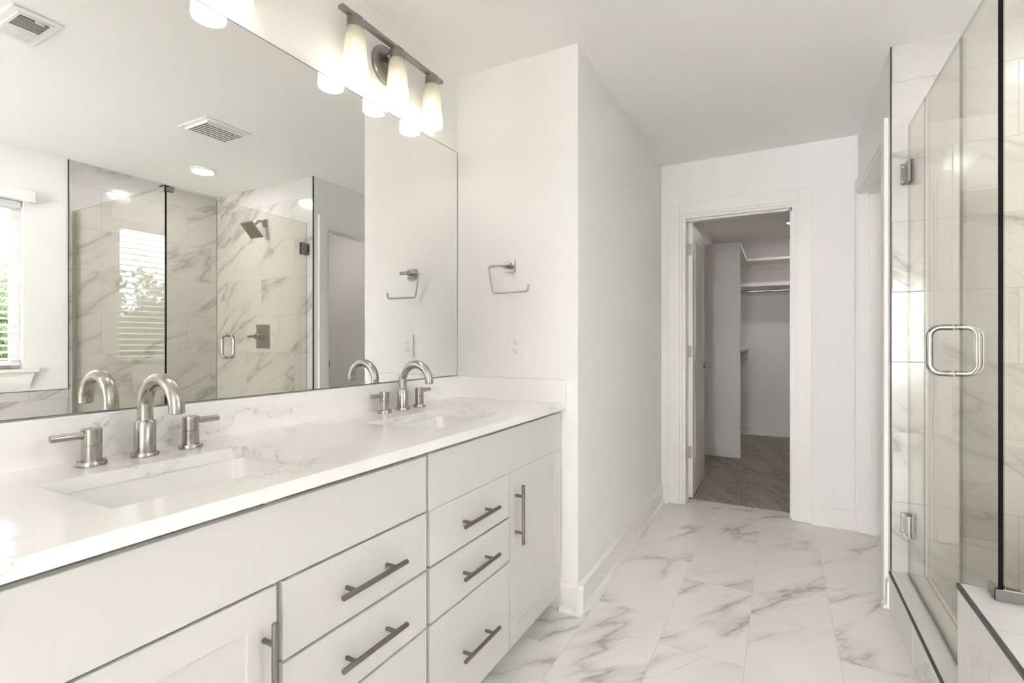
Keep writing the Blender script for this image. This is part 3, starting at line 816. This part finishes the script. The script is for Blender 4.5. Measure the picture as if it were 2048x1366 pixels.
obj('wall_channel', B().box(XW - .022, XW - .0085, YR - .010, YR + .010, ZD + .001, ZG + .001), M['bronze'], t)
obj('deck_channel', B().box(XG + .012, XW - .022, YR - .009, YR - G2 - .0004, ZD + .001, ZD + .020).box(XG + .012, XW - .022, YR + G2 + .0004, YR + .009, ZD + .001, ZD + .020), M['nickel_light'], t)
for z0, z1 in ((ZG - .022, ZG + .010), (ZD + .001, ZD + .030)):
    k = B().box(XG - .0135, XG - .0056, YR - .016, YR + .040, z0, z1, .001).box(XG + .0056, XG + .0135, YR + .014, YR + .040, z0, z1, .001)
    k.box(XG - .0135, XG + .042, YR - .0168, YR - .0060, z0, z1, .001).box(XG + .0136, XG + .042, YR + .0060, YR + .0135, z0, z1, .001)
    if z0 > 1: k.box(XG - .0135, XG + .042, YR - .0168, YR + .0135, z1 - .008, z1, .001)
    obj('corner_clamp', k, M['chrome'], t)

# ------------------------------------------------------------------ shower head and valve
sx, sy, sz = 2.335, .522, 2.052
t = thing('rain_shower', 'square brushed nickel rain shower head tilted on a short arm on the tiled wall', 'shower head', (2.36, YS, 2.14))
obj('flange', B().box(2.335, 2.392, YS - .010, YS - .0005, 2.112, 2.168, .002), M['bronze'], t)
obj('arm', B().tube(rounded([(2.3635, YS - .009, 2.14), (2.3635, YS - .060, 2.146), (2.350, YS - .108, 2.100), (2.344, YS - .130, 2.078)], .02), .0105, 16), M['bronze'], t, 40)
rt = Matrix.Rotation(math.radians(-48), 3, 'X')
hb = B().box(sx - .073, sx + .073, sy - .073, sy + .073, sz - .005, sz + .005, .003, rot=rt, about=(sx, sy, sz))
hp = obj('head_plate', hb, M['bronze'], t)
bb = B().lathe([(.022, .004), (.016, .018), (.014, .03)], (0, 0, 0), 20)
bmesh.ops.transform(bb.bm, matrix=Matrix.Translation((sx, sy, sz)) @ rt.to_4x4(), verts=bb.bm.verts[:])
obj('ball_joint', bb, M['bronze'], t, 40)
nz = B()
for i in range(8):
    for j in range(8):
        nz.lathe([(.0035, -.0052), (.0026, -.0068)], (-.056 + i * .016, -.056 + j * .016, 0), 8)
bmesh.ops.transform(nz.bm, matrix=Matrix.Translation((sx, sy, sz)) @ rt.to_4x4(), verts=nz.bm.verts[:])
obj('nozzles', nz, M['plastic_dark'], hp)
t = thing('shower_valve', 'brushed nickel shower valve with rectangular plate and single lever on the tiled wall', 'shower valve', (2.392, YS, 1.207))
pb = B().box(2.306, 2.476, YS - .006, YS - .0005, 1.108, 1.306, .0024)
obj('wall_plate', pb, M['bronze'], t)
hb = B().lathe([(.032, -.006), (.032, -.022), (.026, -.024), (.026, -.060), (.023, -.064)], (2.40, YS, 1.207), 28, 'y')
hh = obj('knob', hb, M['bronze'], t, 35)
obj('lever', B().box(2.405, 2.512, YS - .064, YS - .044, 1.196, 1.219, .003), M['bronze'], hh)

# ------------------------------------------------------------------ window, blind, sill
wf = B(); x0, x1 = 3.085, 3.135
wf.box(x0, x1, WY0, WY0 + .045, WZ0, WZ1, .003).box(x0, x1, WY1 - .045, WY1, WZ0, WZ1, .003)
wf.box(x0, x1, WY0 + .045, WY1 - .045, WZ0, WZ0 + .05, .003).box(x0, x1, WY0 + .045, WY1 - .045, WZ1 - .045, WZ1, .003)
win = struct('window_1', wf, M['trim'], 'white framed window above the tub deck')
ROOT[win] = Vector(win.location)
obj('pane', B().box(3.108, 3.112, WY0 + .04, WY1 - .04, WZ0 + .045, WZ1 - .04), M['window_glass'], win)
struct('trim_7', B().box(XW - .032, 3.085, WY0 - .045, WY1 + .075, WZ0 - .024, WZ0, .003)
       .poly([(XW - .0005, WY0 - .03, WZ0 - .026), (XW - .0005, WY1 + .055, WZ0 - .026), (XW - .0005, WY1 + .030, WZ0 - .118), (XW - .0005, WY0 - .005, WZ0 - .118)], (-.017, 0, 0))
       .poly([(XW - .017, WY0 - .02, WZ0 - .045), (XW - .017, WY1 + .046, WZ0 - .045), (XW - .017, WY1 + .030, WZ0 - .105), (XW - .017, WY0 - .005, WZ0 - .105)], (-.004, 0, 0)), M['trim'], 'white window sill and apron')
t = thing('window_blind', 'white slatted horizontal blind hanging open in the window', 'blind', (3.06, (WY0 + WY1) / 2, WZ0))
obj('valance', B().box(XW - .058, XW - .044, WY0 - .045, WY1 + .045, 2.083, 2.152, .004).box(XW - .046, XW - .001, WY1 + .034, WY1 + .045, 2.083, 2.152, .003).box(XW - .046, XW - .001, WY0 - .045, WY0 - .034, 2.083, 2.152, .003), M['blind'], t)
obj('headrail', B().box(XW + .004, XW + .044, WY0 + .01, WY1 - .01, 2.040, 2.084, .003), M['blind'], t)
sl = B(); n = 23
for k in range(n):
    z = 1.062 + k * (2.03 - 1.062) / (n - 1) - .012
    sl.box(XW + .000, XW + .048, WY0 + .010, WY1 - .010, z - .0019, z + .0019, rot=Matrix.Rotation(math.radians(-12), 3, 'Y'), about=(XW + .024, 0, z))
obj('slats', sl, M['blind'], t)
obj('bottom_rail', B().box(XW + .000, XW + .048, WY0 + .010, WY1 - .010, 1.008, 1.026, .003), M['blind'], t)
ld = B()
for y in (WY0 + .16, (WY0 + WY1) / 2, WY1 - .16):
    for x in (XW - .001, XW + .049): ld.tube([(x, y, 1.02), (x, y, 2.045)], .0011, 6)
obj('ladder_cords', ld, M['blind'], t)

# ------------------------------------------------------------------ outside the window
struct('ground', B().box(3.4, 30, -18, 12, -.4, -.3), M['grass'])
def tree(label, x, y, h, r, nleaf, seed, cat='tree', name='tree'):
    rnd = random.Random(seed)
    t = thing(name, label, cat, (x, y, -.3), 'trees outside the window')
    obj('trunk', B().tube([(x, y, -.31), (x + .05, y, h * .35), (x, y + .05, h * .6)], [r * .09, r * .07, r * .04], 10), M['bark'], t, 50)
    b = B()
    blobs = [(rnd.uniform(-.55, .55) * r, rnd.uniform(-.55, .55) * r, rnd.uniform(.22, .85) * h, rnd.uniform(.35, .6) * r) for _ in range(12)]
    for _ in range(nleaf):
        bx_, by_, bz_, br_ = rnd.choice(blobs)
        d = Vector((rnd.gauss(0, 1), rnd.gauss(0, 1), rnd.gauss(0, 1))).normalized() * br_ * rnd.uniform(.55, 1.05)
        p = Vector((x + bx_, y + by_, bz_)) + d
        a = Vector((rnd.gauss(0, 1), rnd.gauss(0, 1), rnd.gauss(0, 1))).normalized(); c = a.orthogonal().normalized()
        l = rnd.uniform(.05, .10); w_ = l * .45
        vs = [b.bm.verts.new(p + q_) for q_ in (-a * l, c * w_, a * l, -c * w_)]
        b.bm.faces.new(vs)
    obj('foliage', b, M['leaf'], t)
    return t
tree('leafy green tree nearest beyond the window', 7.4, .2, 2.2, 1.3, 5200, 3)
tree('taller leafy green tree farther beyond the window', 11.5, 2.6, 2.7, 2.0, 5200, 5)
tree('leafy green tree outside toward the rear of the room', 9.0, -4.2, 2.35, 1.8, 5200, 8)
tree('low green shrub close under the window', 5.0, -1.7, 1.3, 0.9, 3600, 11, 'shrub', 'shrub')
tree('low green shrub left of the nearest tree', 7.2, 4.4, 1.7, 1.0, 3600, 14, 'shrub', 'shrub')
